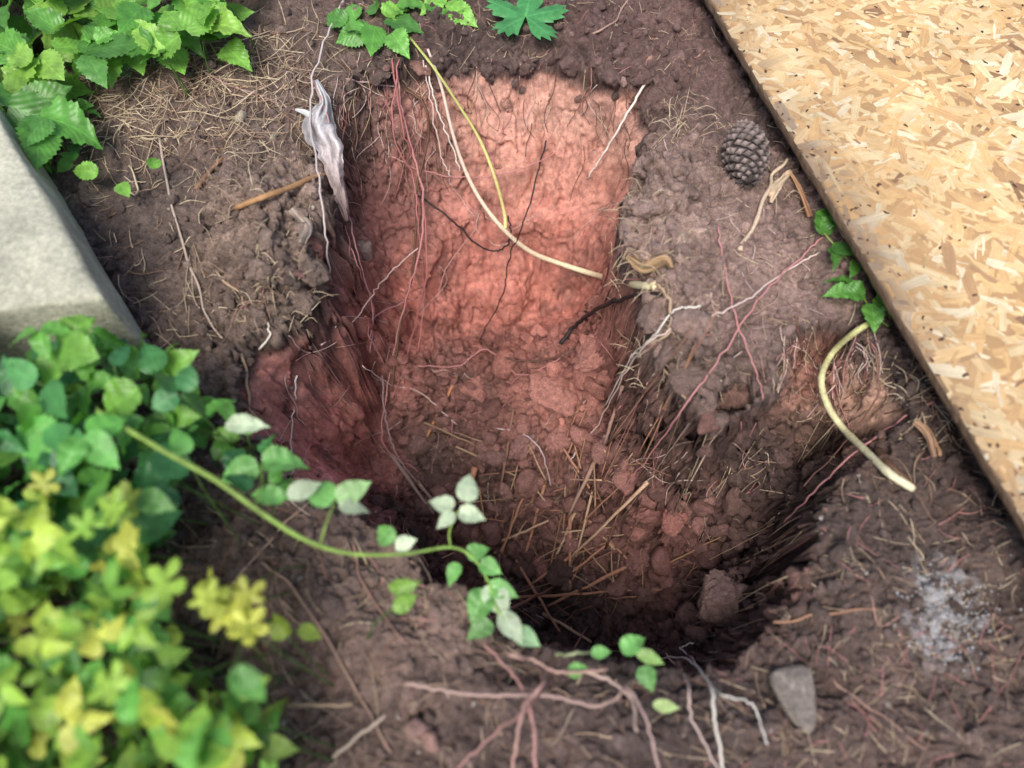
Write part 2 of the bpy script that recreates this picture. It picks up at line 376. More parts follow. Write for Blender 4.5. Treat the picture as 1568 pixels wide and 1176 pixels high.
def drape_xy(mb,x,y,ang,L,r,c,curl=.6,li=.003,seg=6,stiff=False):
    pts=[];a=ang
    for i in range(seg+1):
        p,nn=down(x,y); pts.append(p+np.array([0,0,li])); a+=rng.normal(0,curl)/seg*1.5; x+=math.cos(a)*L/seg; y+=math.sin(a)*L/seg
    pts=np.array(pts)
    if stiff:
        t=np.linspace(0,1,seg+1)[:,None]; st=pts[0]*(1-t)+pts[-1]*t; d=(pts[:,2]-st[:,2]).max(); st[:,2]+=max(0,d*.7); pts=st+rng.normal(0,.0006,pts.shape)
    else:
        for _ in range(2): pts[1:-1]=.5*pts[1:-1]+.25*(pts[:-2]+pts[2:])
    tube(mb,pts,r,r*.5,c,sides=4)
YEL=(.80,.70,.30); WHT=(.80,.75,.66); PNK=(.58,.27,.26); PALE=(.74,.57,.51); BRN=(.14,.075,.045); BLK=(.03,.022,.022); TAN=(.5,.36,.24); GRN=(.30,.45,.10)
m=MB()
hang(m,[(628,58,.01),(665,105,.03),(705,165,.05),(735,215,.06),(757,270,.06),(772,325,.07),(774,350,.07)],.0022,.0038,(.5,.55,.16),c2=YEL,sides=8,n=10,rn=.04)
hang(m,[(655,75,.01),(675,130,.03),(692,200,.05),(710,255,.06),(735,305,.065),(770,350,.07),(812,385,.07),(862,405,.06),(920,423,.04),(975,436,.025),(1005,438,.01)],.0024,.0070,PALE,c2=(.84,.76,.46),sides=8,n=10,rn=.04)
m.make('tree_root',M_ROOT)
m=MB()
hang(m,[(1345,488,.01),(1310,508,.03),(1275,540,.04),(1258,578,.05),(1266,618,.06),(1290,655,.06),(1325,690,.05),(1362,725,.03),(1398,748,.01)],.0048,.0060,(.5,.5,.2),c2=(.82,.74,.50),sides=8,n=10,rn=.05)
hang(m,[(1345,690,.03),(1365,715,.025),(1402,748,.012)],.006,.004,BRN,sides=8,rn=.12)
m.make('tree_root',M_ROOT)
m=MB()
TH_=[([(992,124,.0),(960,175,.03),(925,235,.04),(899,275,.03)],.0024,.0014,(.82,.72,.64)),
([(605,78,.004),(612,150,.02),(628,220,.03),(648,300,.04),(641,390,.05),(612,500,.05),(592,600,.05),(588,680,.03),(640,722,.01)],.0018,.0012,PNK),
([(600,90,.004),(618,200,.03),(640,260,.035),(650,330,.05),(652,420,.05),(630,520,.05),(600,610,.05)],.0015,.0012,(.45,.17,.16)),
([(612,90,.004),(600,200,.03),(632,270,.04),(640,340,.05),(650,450,.05),(640,540,.05)],.0012,.001,(.5,.2,.19)),
([(528,-5,.01),(492,75,.03),(474,165,.03),(487,260,.05),(497,350,.07),(507,430,.07)],.0016,.0011,(.66,.56,.54)),
([(470,100,.01),(505,190,.03),(525,290,.04),(548,390,.05),(570,470,.04),(566,540,.03)],.0012,.001,(.55,.3,.29)),
([(652,100,.01),(668,160,.03),(690,220,.04),(704,262,.03)],.0014,.001,WHT),
([(648,92,.01),(662,170,.03),(676,240,.03),(690,270,.03)],.0011,.001,PALE),
([(620,135,.01),(652,165,.03),(655,215,.04),(638,290,.04),(634,400,.05),(612,500,.05),(600,600,.04)],.0024,.0018,BRN),
([(836,215,.02),(820,280,.04),(802,340,.06),(778,400,.07),(770,450,.07),(735,520,.03)],.0014,.0011,BLK),
([(858,527,.03),(885,495,.06),(925,468,.07),(965,455,.05),(1012,450,.02)],.0036,.0024,BLK),
([(735,520,.03),(775,548,.03),(825,552,.03),(870,540,.03),(897,508,.03)],.0022,.001,(.14,.08,.06)),
([(492,528,.01),(540,495,.03),(570,450,.04),(600,415,.05),(640,380,.05)],.0013,.001,PALE),
([(640,300,.02),(690,335,.04),(728,372,.05),(760,385,.06),(782,365,.06),(778,330,.05)],.0017,.0013,BLK),
([(565,520,.02),(572,480,.03),(562,440,.03),(545,400,.03),(528,345,.03)],.0012,.0009,PNK),
([(590,560,.03),(565,510,.03),(580,480,.04),(640,455,.04)],.0010,.0009,(.5,.25,.26)),
([(1262,360,.01),(1220,400,.02),(1165,455,.02),(1105,545,.02),(1050,620,.04),(1000,690,.06),(955,745,.02)],.0014,.001,PNK),
([(1255,385,.01),(1205,415,.02),(1150,455,.02),(1100,480,.02),(1045,495,.02),(990,528,.02),(955,575,.05),(915,650,.05),(872,705,.02)],.0014,.001,PALE),
([(1005,435,.01),(1026,465,.02),(1022,510,.02),(985,530,.02)],.0024,.0015,TAN),
([(1072,468,.01),(1035,475,.015),(1000,515,.02),(965,550,.05),(925,625,.05)],.0014,.001,WHT),
([(1100,345,.01),(1110,410,.01),(1130,500,.01),(1155,560,.02),(1168,610,.02)],.0012,.0009,PNK),
([(585,575,.03),(592,650,.05),(610,700,.05),(640,740,.02)],.0014,.0014,(.4,.28,.27)),
([(760,655,.01),(800,665,.03),(828,690,.03),(845,745,.01)],.0012,.0009,(.70,.56,.58)),
([(600,240,.02),(650,262,.03),(715,272,.03),(790,262,.03),(850,235,.01)],.0011,.0009,PNK),
([(905,95,.0),(905,135,.02),(885,165,.015),(868,195,.01)],.0012,.0008,(.35,.15,.11)),
([(690,500,.01),(672,455,.03),(690,400,.04),(730,350,.04)],.0010,.0008,(.55,.3,.28)),
([(640,560,.02),(700,560,.03),(745,535,.03),(800,575,.03),(870,540,.02)],.0012,.0009,PNK),
([(905,470,.01),(960,520,.03),(1010,560,.015),(1050,610,.015)],.0012,.0009,TAN),
([(1340,540,.02),(1345,600,.03),(1300,670,.04),(1230,745,.03)],.0012,.0009,(.25,.13,.1)),
([(1430,615,.01),(1370,650,.02),(1300,700,.05),(1240,760,.04),(1200,800,.02)],.0013,.0009,PNK),
([(455,575,.02),(448,640,.02),(444,700,.015)],.0012,.0009,WHT),
([(555,560,.01),(600,590,.03),(640,600,.03),(700,650,.02)],.0009,.0008,PALE)]
for pts,a,b,c in TH_: hang(m,pts,a*1.25,b*1.25,c,sides=5,wob=.0012,n=8)
for i in range(210):
    u=rng.uniform(500,990) if i<135 else rng.uniform(1190,1340); v=rng.uniform(95,230) if i<135 else rng.uniform(488,560)
    if i<60: u=rng.uniform(500,680)
    L=rng.uniform(25,100); pts=[(u,v)]
    for s in range(3): u+=rng.normal(0,9); v+=L/3; pts.append((u,v))
    cc=[PALE,PNK,(.2,.1,.07),TAN,(.12,.07,.05)][rng.integers(5)]
    drape(m,pts,.0008,.0006,cc,n=3,li=rng.uniform(.001,.008),sides=4)
for i in range(80):
    u,v=rng.uniform(390,1180),rng.uniform(330,760); a=rng.uniform(0,6.28); pts=[(u,v)]
    for s in range(4): a+=rng.normal(0,.7); u+=math.cos(a)*22; v+=math.sin(a)*22; pts.append((u,v))
    drape(m,pts,.0008,.0006,[PALE,PNK,(.5,.33,.28)][rng.integers(3)],n=4,li=.004,sides=4)
m.make('fine_roots',M_ROOT)
m=MB()
for pts,a,b,c in [([(765,915,.03),(800,975,.05),(832,1030,.06),(800,1090,.06),(785,1185,.05)],.0026,.002,(.42,.25,.22)),
([(745,930,.02),(770,990,.04),(815,1010,.06),(860,1030,.06),(930,1025,.05)],.0026,.0018,(.48,.3,.25)),
([(620,1047,.03),(720,1062,.04),(840,1065,.05),(920,1080,.05),(965,1045,.05),(1000,1010,.05)],.0026,.0016,(.42,.29,.25)),
([(990,1012,.04),(1045,1008,.05),(1085,1045,.06),(1095,1110,.06),(1110,1190,.05)],.0020,.0015,WHT),
([(850,1003,.03),(900,1000,.05),(950,998,.05),(1000,1008,.05)],.0022,.0018,(.35,.4,.22)),
([(1062,985,.05),(1042,992,.05),(1062,1010,.06),(1100,1060,.06),(1150,1078,.04),(1175,1140,.03)],.0014,.0011,WHT),
([(960,1050,.05),(985,1090,.05),(1000,1140,.05),(1010,1190,.05)],.002,.0015,(.5,.35,.32)),
([(700,1176,.03),(760,1120,.05),(830,1060,.05),(900,960,.04)],.0018,.0014,(.36,.2,.18)),
([(440,1080,.03),(540,1078,.03)],.002,.0015,TAN),([(510,1160,.03),(590,1095,.03)],.0024,.0018,(.5,.4,.32)),
([(820,1185,.04),(815,1100,.05),(790,1040,.05),(740,985,.03)],.0026,.0018,(.4,.22,.2)),
([(1020,1000,.04),(1050,1040,.04),(1060,1100,.03),(1100,1180,.02)],.0014,.001,PALE),
([(880,1020,.04),(960,1060,.05),(975,1120,.05)],.0028,.002,(.46,.34,.29))]:
    hang(m,pts,a,b,c,sides=6,wob=.0008,n=9)
m.make('tangled_stems',M_ROOT)
# ---------------------------------------------------------------- sticks in the hole
m=MB()
SR=(.46,.23,.15); SB=(.26,.14,.10); ST=(.58,.39,.26)
for (a,b,c,d,r,cc) in [(700,580,655,672,.0034,(.5,.24,.12)),(787,632,768,745,.0028,SB),(835,740,800,870,.0030,SR),(990,742,868,862,.0030,ST),(960,868,838,930,.0034,SR),(872,775,872,905,.0034,SR),(890,765,835,890,.0028,ST),(728,718,712,785,.006,SR),(770,830,840,800,.0026,ST),(812,735,768,850,.0028,SR),(780,918,968,905,.0032,SR),(830,940,905,985,.0034,ST),(840,905,930,835,.0028,SR),(880,850,800,905,.0028,SR),(952,600,922,690,.0034,(.36,.22,.18)),(925,680,868,800,.0038,(.44,.28,.22)),(600,700,665,790,.0036,(.46,.34,.3)),(640,740,690,800,.0034,(.38,.27,.23)),(900,800,960,860,.0026,SR),(790,860,870,990,.0030,SR),(700,690,800,740,.0020,(.4,.28,.17)),(650,650,740,690,.0019,(.35,.23,.14)),(860,700,900,760,.0024,SR),(730,960,850,900,.0028,SB),(905,760,880,860,.0024,ST)]:
    p,n1_=hit(a,b);q,n2_=hit(c,d); p=p+np.array([0,0,.012]);q=q+np.array([0,0,.012])
    t=np.linspace(0,1,9)[:,None]; w=p*(1-t)+q*t
    dz=max(max(down(x[0],x[1])[0][2]-x[2] for x in w),0); w[:,2]+=min(dz*.9,.04)
    tube(m,w+rng.normal(0,.0007,w.shape),r*1.2,r*.85,cc,sides=6,rn=.08)
for i in range(110):
    u=rng.normal(850,90); v=rng.normal(840,70)
    p,_=hit(u,v)
    if p[2]>-.38: continue
    drape_xy(m,p[0],p[1],rng.normal(1.1,1.1),rng.uniform(.03,.11),rng.uniform(.0010,.0026),[SR,SB,ST,(.42,.24,.14)][rng.integers(4)],li=rng.uniform(.006,.016),stiff=True)
m.make('twigs',M_TWIG)
m=MB()
def litter(n,u0,u1,v0,v1,Ls,rs,cols,curl=.8,li=.004):
    for i in range(n):
        u=rng.uniform(u0,u1);v=rng.uniform(v0,v1); p,nn=hit(u,v)
        if nn[2]<.35 : continue
        cc=np.array(cols[rng.integers(len(cols))])*rng.uniform(.7,1.2)
        drape_xy(m,p[0],p[1],rng.uniform(0,6.28),rng.uniform(*Ls),rng.uniform(*rs),cc,curl=curl,li=rng.uniform(.001,li))
straw=[(.60,.48,.32),(.70,.58,.41),(.48,.35,.24),(.32,.2,.14)]
litter(720,90,500,50,230,(.02,.10),(.0005,.0012),straw,li=.012)
litter(280,90,520,200,520,(.015,.06),(.0005,.001),straw,li=.006)
litter(260,460,1100,0,110,(.015,.05),(.0005,.0009),straw+[PNK])
litter(260,980,1300,150,640,(.01,.05),(.0005,.0009),straw+[PALE])
litter(200,560,1200,600,960,(.015,.06),(.0005,.001),straw+[PNK,PALE])
litter(520,1100,1568,700,1176,(.01,.06),(.0005,.0009),straw+[PNK,(.2,.12,.09)])
litter(380,250,1150,760,1176,(.015,.08),(.0006,.0011),[(.42,.3,.21),(.54,.42,.31),(.28,.16,.12)])
litter(180,1240,1480,540,700,(.02,.08),(.0005,.0011),straw+[BRN])
for (u0,v0,s,n) in [(985,415,26,80),(970,330,22,60),(1045,190,22,50),(420,450,40,70),(1240,270,25,30),(1420,600,30,40),(350,290,35,50),(450,110,40,50),(1000,560,30,40)]:
    for i in range(n):
        p,_=hit(rng.normal(u0,s),rng.normal(v0,s)); a=rng.uniform(0,6.28); L=rng.uniform(.015,.045)
        d=np.array([math.cos(a),math.sin(a),rng.uniform(.1,.8)]); q=p+d*L; mid=(p+q)/2+np.array([0,0,.008])+rng.normal(0,.003,3); q[2]-=.006
        cc=np.array(straw[rng.integers(4)])*rng.uniform(.8,1.3); tube(m,catmull([p,mid,q],4),.0007,.0004,cc,sides=4)
m.make('dry_grass_litter',M_TWIG)
m=MB()
for pts,r,cc in [([(243,215),(262,300),(290,400),(318,480),(337,522)],.0022,(.50,.40,.33)),([(285,95),(350,130),(410,152),(470,175)],.0016,(.45,.26,.26)),([(525,120),(560,125),(605,132)],.0014,(.6,.42,.42)),([(190,185),(225,215),(262,205)],.0022,(.5,.4,.28)),([(1190,950),(1260,938),(1345,930)],.0022,(.36,.2,.13)),([(1330,905),(1345,960),(1400,925)],.0014,(.4,.25,.2)),([(1130,390),(1160,330),(1182,275),(1200,245)],.004,(.64,.50,.36)),([(1175,300),(1196,280),(1210,262)],.006,(.64,.48,.33)),([(1405,640),(1425,670),(1440,700)],.004,(.42,.25,.15)),([(905,50),(940,35),(962,0)],.0022,(.45,.3,.24)),([(1270,1040),(1340,1090),(1420,1150)],.0014,(.4,.25,.2)),([(1480,1130),(1530,1060),(1568,980)],.0012,(.3,.15,.14)),([(180,290),(210,300),(200,250)],.0022,(.55,.45,.32)),([(330,420),(360,445),(372,470)],.002,TAN),([(400,530),(415,512),(412,490)],.002,WHT),([(370,540),(378,600),(385,640)],.0026,TAN),([(400,860),(450,900),(520,1010),(600,1150)],.002,(.4,.26,.2)),([(330,930),(420,820),(470,770)],.0016,(.4,.28,.22)),([(540,830),(560,900),(620,990)],.0016,(.34,.2,.16))]:
    drape(m,pts,r,r*.7,cc,n=7,li=.004+r,sides=6,rn=.1)
m.make('dry_twigs',M_TWIG)
m=MB(); tube(m,catmull([lift(362,318,.014),lift(400,303,.016),lift(445,287,.024),P(478,272,.03),P(500,265,.01)],6),.0050,.0038,(.48,.27,.13),sides=7,rn=.1)
tube(m,catmull([lift(300,290,.006),lift(322,262,.01),lift(342,240,.008)],5),.004,.003,(.28,.16,.1),sides=7,rn=.1)
m.make('broken_stick',M_TWIG)
# ---------------------------------------------------------------- clods
def ico(sub):
    b=bmesh.new(); bmesh.ops.create_icosphere(b,subdivisions=sub,radius=1); v=np.array([x.co[:] for x in b.verts]); f=np.array([[q.index for q in x.verts] for x in b.faces]); b.free(); return v,f
def clodshape(V,amp,cuts=6,fine_=0):
    o=rng.uniform(0,99,3)
    pl=V*(1+amp*fbm(V*1.3+o,3,3)+amp*.45*fbm(V*4+o,3,7))[:,None]
    for _ in range(cuts):
        n_=rng.normal(size=3); n_/=np.linalg.norm(n_); dd=pl@n_; lim=rng.uniform(.5,.85); pl=pl-np.outer(np.maximum(dd-lim,0)*.9,n_)
    if fine_: pl=pl*(1+fine_*ridge(V*5+o,4,9))[:,None]
    return pl
I1=ico(2);I2=ico(3);I3=ico(5);I4=ico(4)
POOL={1:[clodshape(I1[0],.35) for _ in range(50)],2:[clodshape(I2[0],.45,7,.18) for _ in range(50)],4:[clodshape(I4[0],.6,8,.35) for _ in range(24)]}
def clod(mb,p,r,c,lv=1,sq=.75,pl=None,Fc=None):
    if pl is None: pl=POOL[lv][rng.integers(len(POOL[lv]))]; Fc={1:I1,2:I2,4:I4}[lv][1]
    if sq<.65:
        a=rng.uniform(0,6.28); A=np.array([[math.cos(a),-math.sin(a),0],[math.sin(a),math.cos(a),0],[0,0,1]])
    else: A=np.linalg.qr(rng.normal(size=(3,3)))[0]
    mb.add((pl*np.array([1,rng.uniform(.7,1),sq*rng.uniform(.8,1.1)])@A.T)*r+p,Fc,np.clip(c,0,.9))
m=MB()
cnt=0
while cnt<10500:
    x=rng.uniform(-1.0,1.02);y=rng.uniform(-.57,.84); p,nn=down(x,y)
    if nn[2]<.3: continue
    gi=gidx(x,y)
    if rough[gi]<.45 and rng.random()>.07: continue
    c=col[gi]; deep=p[2]<-.30
    r=.0013*math.exp(rng.exponential(.62)) if not deep else .002*math.exp(rng.exponential(.7))
    r=min(r,.018 if deep else .012)
    if rough[gi]<.45: r=min(r,.003)
    clod(m,p+np.array([0,0,r*.3]),r,c*rng.uniform(.8,1.4)); cnt+=1
m.make('soil_crumbs',M_CLOD,False)
m=MB()
for i in range(620):
    u=rng.uniform(610,1190);v=rng.uniform(500,990); p,nn=hit(u,v)
    gi=gidx(p[0],p[1])
    if p[2]>-.30 or rough[gi]<.55: continue
    r=.008*math.exp(rng.exponential(.5)); r=min(r,.030); c=col[gi]*rng.uniform(.85,1.5)
    clod(m,p+np.array([0,0,r*.3]),r,c,2)
for (u,v,r,c,sq) in [(850,600,.062,(.52,.24,.195),.5),(905,545,.036,(.46,.21,.17),.5),(730,600,.034,(.44,.2,.165),.6),(1105,925,.060,(.30,.19,.165),.7),(1000,785,.034,(.38,.175,.15),.8),(1030,800,.030,(.4,.175,.145),.8),(975,860,.030,(.34,.17,.15),.8),(985,905,.028,(.28,.16,.135),.8),(1085,650,.022,(.25,.13,.11),.8),(855,680,.028,(.44,.21,.18),.8),(800,680,.032,(.36,.19,.17),.8),(830,870,.026,(.36,.17,.15),.8),(560,385,.022,(.34,.24,.21),.8),(1190,700,.02,(.18,.11,.1),.8),(1080,850,.028,(.28,.15,.135),.8),(920,690,.022,(.34,.17,.145),.8),(760,700,.024,(.3,.17,.15),.8),(780,560,.022,(.4,.18,.145),.8)]:
    p,_=hit(u,v); clod(m,p+np.array([0,0,r*.15]),r,np.array(c),2,sq,clodshape(I3[0],.5,8,.28),I3[1])
for (u0,v0,s,n,R_) in [(420,420,42,60,.013),(345,350,40,50,.011),(1030,380,40,40,.015),(1070,540,50,45,.014),(1050,260,40,30,.015),(450,330,25,25,.012),(950,60,80,70,.013),(780,70,90,70,.013),(620,70,50,30,.012),(1150,600,40,30,.013),(1210,900,40,35,.014),(1330,950,90,60,.009),(600,1000,150,60,.008)]:
    for i in range(n):
        p,nn=hit(rng.normal(u0,s),rng.normal(v0,s*.8))
        if nn[2]<.3: continue
        r=rng.uniform(.3,1)*R_; clod(m,p+np.array([0,0,r*.05]),r,colat(p[0],p[1])*rng.uniform(.85,1.25),2)
# big broken lumps along the rim edges
for (u,v,r) in [(470,420,.026),(450,450,.030),(415,470,.028),(475,375,.024),(440,395,.026),(400,420,.024),(385,480,.022),(470,300,.022),(505,215,.018),(985,250,.026),(975,285,.022),(1000,320,.028),(968,345,.022),(975,370,.020),(1010,480,.028),(1020,540,.026),(1045,580,.030),(1085,600,.028),(1125,605,.028),(1160,590,.024),(1010,150,.022),(985,125,.018),(930,105,.020),(870,98,.022),(800,100,.018),(740,102,.022),(690,98,.018),(640,95,.020),(580,105,.018),(1060,500,.030),(1040,420,.026),(1030,300,.026)]:
    p,nn=hit(u+rng.normal(0,4),v+rng.normal(0,4)); cc=colat(p[0],p[1])*rng.uniform(1.0,1.25)
    clod(m,p-np.array([0,0,r*.25]),r,cc,4)
m.make('soil_clods',M_CLOD)
m=MB()
for i in range(150):
    u,v=rng.uniform(100,1568),rng.uniform(0,1176)
    p,nn=hit(u,v)
    if nn[2]<.5: continue
    r=rng.uniform(.002,.0055); clod(m,p+np.array([0,0,r*.3]),r,np.array([.5,.44,.4])*rng.uniform(.5,1.2))
for (u,v,r,c) in [(370,182,.012,(.6,.5,.38)),(418,212,.008,(.6,.52,.4)),(995,98,.014,(.5,.28,.22)),(955,128,.011,(.45,.3,.26)),(640,1120,.015,(.4,.25,.22)),(660,1135,.014,(.46,.27,.23))]:
    p,_=hit(u,v); clod(m,p+np.array([0,0,r*.3]),r,np.array(c),2)
m.make('pebbles',M_CLOD)
m=MB()
for i in range(300):
    u0,v0=[(1450,905),(1445,985),(1480,930)][rng.integers(3)]; p,_=hit(rng.normal(u0,36),rng.normal(v0,24))
    r=rng.uniform(.0008,.0026); clod(m,p+np.array([0,0,r*.2]),r,np.array([.66,.66,.68])*rng.uniform(.6,1.15),1,.5)
m.make('ash_flakes',M_CLOD,False)
m=MB(); p,_=hit(1218,1072); V,Fc=I3; w=np.sign(V)*np.abs(V)**.55; w=w/np.abs(w).max()
w[:,0]*=(.72+.34*w[:,1]); w[:,2]*=(.8+.3*w[:,0]); w=w*(1+.14*fbm(V*1.6,4,5)+.04*ridge(V*6,3,8))[:,None]; w=w*np.array([.028,.038,.016]); a=.18; A=np.array([[math.cos(a),-math.sin(a),0],[math.sin(a),math.cos(a),0],[0,0,1]])
m.add(w@A.T+p+np.array([0,0,.006]),Fc,np.tile([.33,.28,.245],(len(V),1))*(1+.4*fbm(V*4,4,9))[:,None]); m.make('stone',M_CLOD)
# ---------------------------------------------------------------- OSB board
def osb():
    zt=.075; A=P(1085,0,zt); B=P(1572,810,zt); d=(B-A)/np.linalg.norm(B-A); n=np.cross(np.array([0,0,1.]),d); n=n if n[0]>0 else -n
    A0=A-d*.35; Lm=np.linalg.norm(B-A)+.75; W=1.0; th=.018
    root=bpy.data.objects.new('osb_board',None); scn.collection.objects.link(root)
    mm,nt,b=mat('osb_strands'); a=attr(nt,'Col'); l=attr(nt,'luv'); L=nt.links
    mp=nd(nt,'ShaderNodeMapping'); mp.inputs['Scale'].default_value=(14,300,1); L.new(l.outputs['Vector'],mp.inputs['Vector'])
    c,nz=mulnoise(nt,a.outputs['Color'],1.0,.80,1.16,mp.outputs[0])
    g=nd(nt,'ShaderNodeTexCoord'); c,_=mulnoise(nt,c,9,.84,1.10,g.outputs['Object']); c,_=mulnoise(nt,c,60,.88,1.08,g.outputs['Object'])
    L.new(c,b.inputs['Base Color']); b.inputs['Roughness'].default_value=.5; b.inputs['Specular IOR Level'].default_value=.4
    bp=nd(nt,'ShaderNodeBump',i_Strength=.3,i_Distance=.0006); L.new(nz.outputs[0],bp.inputs['Height']); L.new(bp.outputs[0],b.inputs['Normal'])
    m=MB(); ns=260; t=np.linspace(0,1,ns)
    rag=fbm(np.stack([t*90,t*0,t*0],1),3,3)*.0020
    rows=[]
    for (o,z) in [(.012,0),(.0015,-.0006),(0,-.003),(-.001,-.009),(.001,-.015),(.003,-th)]:
        jj=rag*(1 if o<.01 else 0)+(fbm(np.stack([t*240,t*0+z*900,t*0],1),2,8)*.0012 if o<.01 else 0)
        rows.append(A0+np.outer(t*Lm,d)+np.outer(o+jj,n)+np.array([0,0,z]))
    far_top=A0+np.outer(t*Lm,d)+n*W; far_bot=far_top-np.array([0,0,th])
    rows=[far_top]+rows+[far_bot]; V=np.vstack(rows); nr=len(rows)
    i=np.arange(nr)[:,None]*ns; j=np.arange(ns-1)[None,:]; i2=((np.arange(nr)+1)%nr)[:,None]*ns
    Q=np.stack([i+j,i2+j,i2+j+1,i+j+1],-1).reshape(-1,4)
    cc=np.tile([.50,.31,.15],(len(V),1)); cc[ns*2:]=[.13,.085,.055]
    uv=np.stack([np.tile(t*Lm,nr),np.repeat(np.arange(nr)*.004,ns)],1)
    caps=[np.array([[k*ns for k in range(nr)]]),np.array([[k*ns+ns-1 for k in range(nr)][::-1]])]
    m.add(V,[Q]+caps,cc,uv); m.make('core',mm,False,root)
    m=MB(); pal=[(.80,.57,.30),(.82,.63,.36),(.75,.48,.22),(.86,.73,.50),(.66,.41,.19),(.78,.53,.26),(.50,.30,.15)]
    pr=np.array([.24,.21,.18,.11,.09,.12,.05])
    for k in range(8500):
        s=rng.uniform(0,Lm); o=rng.uniform(.001,W); l_=rng.uniform(.014,.068); w=rng.uniform(.004,.020)*(.55+l_*7); a=rng.uniform(0,3.14) if rng.random()<.6 else rng.normal(.2,.7)
        nseg=6; tt=np.linspace(-.5,.5,nseg); top=[];bot=[]
        e1_,e2_=rng.uniform(-.4,.4,2)
        for q in tt:
            e=1-.35*abs(q*2)**3*rng.uniform(.3,1)
            top.append((q*l_+e1_*w*.5+rng.normal(0,.0012),w/2*e+rng.normal(0,.0009))); bot.append((q*l_-e1_*w*.5+rng.normal(0,.0012),-w/2*e+rng.normal(0,.0009)))
        pts=np.array(top+bot[::-1]); bend=rng.normal(0,1.2); pts[:,1]+=bend*pts[:,0]**2
        ca,sa=math.cos(a+.9),math.sin(a+.9); S_=pts[:,0]*ca-pts[:,1]*sa+s; O_=pts[:,0]*sa+pts[:,1]*ca+o
        O_=np.maximum(O_,.0005+abs(rng.normal(0,.0006))); S_=np.clip(S_,0,Lm);O_=np.minimum(O_,W)
        tx,ty=rng.normal(0,.002,2); z=.0002+rng.uniform(0,.0004)+pts[:,0]*tx+pts[:,1]*ty*2
        V=A0+np.outer(S_,d)+np.outer(O_,n); V[:,2]+=np.maximum(z,.0001)
        c=np.array(pal[rng.choice(7,p=pr)])*rng.uniform(.92,1.04)
        if rng.random()<.02: c=np.array([.3,.17,.09])
        st=np.exp(-O_/.048)*.9*np.clip(.75+.5*math.sin(s*9.)+rng.normal(0,.25),.2,1.15)+np.exp(-O_/.16)*.22; st=np.clip(st+(.12 if rng.random()<.12 else 0),0,.9)[:,None]
        cc=c*(1-st)+np.array([.25,.175,.12])*st
        uv=np.stack([pts[:,0]+rng.uniform(0,50),pts[:,1]+rng.uniform(0,50)],1)
        nn=len(V)//2; Q=np.array([[i,i+1,2*nn-2-i,2*nn-1-i] for i in range(nn-1)])
        m.add(V,Q[:,::-1],cc,uv)
    m.make('strands',mm,False,root)
    m=MB()
    for k in range(560):
        s=rng.uniform(0,Lm); o=rng.uniform(.004,W) if k>150 else rng.exponential(.03)+.002; r=rng.uniform(.0006,.003); an=np.linspace(0,6.28,9)[:-1]; rr=r*rng.uniform(.5,1.3,8); e=rng.uniform(1,2.6); th0=rng.uniform(0,3)
        a_=np.cos(an)*rr*e; b_=np.sin(an)*rr; V=A0+np.outer(s+a_*math.cos(th0)-b_*math.sin(th0),d)+np.outer(np.clip(o+a_*math.sin(th0)+b_*math.cos(th0),.001,W),n); V[:,2]+=.0011
        m.add(V,np.array([[0,1,2,3,4,5,6,7]]),(.10,.055,.035))
    m.make('dark_flecks',mm,False,root)  # small flat dark ovals laid over the strands
osb()
# ---------------------------------------------------------------- concrete block
def conc():
    mm,nt,b=mat('concrete'); g=nd(nt,'ShaderNodeTexCoord'); L=nt.links
    rgb=nd(nt,'ShaderNodeRGB'); rgb.outputs[0].default_value=(.52,.51,.40,1)
    c,_=mulnoise(nt,rgb.outputs[0],9,.58,1.2,g.outputs['Object']); c,n=mulnoise(nt,c,120,.70,1.25,g.outputs['Object'])
    L.new(c,b.inputs['Base Color']); b.inputs['Roughness'].default_value=.9
    bp=nd(nt,'ShaderNodeBump',i_Strength=.6,i_Distance=.005); L.new(n.outputs[0],bp.inputs['Height']); L.new(bp.outputs[0],b.inputs['Normal'])
    zt=.15; A=P(158,455,zt); B=P(-10,160,zt); Cc=P(-10,478,zt)
    d1=(B-A);d1/=np.linalg.norm(d1); d2=(Cc-A); d2/=np.linalg.norm(d2)
    bm=bmesh.new(); q=[A,A+d1*.75,A+d1*.75+d2*.6,A+d2*.6]
    top=[bm.verts.new(p) for p in q]; bot=[bm.verts.new(p-np.array([0,0,.19])) for p in q]
    bm.faces.new(top[::-1]); bm.faces.new(bot)
    for i in range(4): bm.faces.new([top[i],top[(i+1)%4],bot[(i+1)%4],bot[i]])
    bmesh.ops.recalc_face_normals(bm,faces=bm.faces)
    bmesh.ops.bevel(bm,geom=list(bm.edges),offset=.010,segments=3,profile=.5,affect='EDGES')
    bmesh.ops.subdivide_edges(bm,edges=[e for e in bm.edges if e.calc_length()>.1],cuts=16,use_grid_fill=True)
    V=np.array([v.co[:] for v in bm.verts]); D=fbm(V*30,4,5)*.005+fbm(V*6,2,8)*.005
    for v,dd in zip(bm.verts,D): v.co+=v.normal*dd
    me=bpy.data.meshes.new('concrete_slab'); bm.to_mesh(me); bm.free(); me.materials.append(mm)
    for p in me.polygons: p.use_smooth=True
    ob=bpy.data.objects.new('concrete_slab',me); scn.collection.objects.link(ob)
conc()
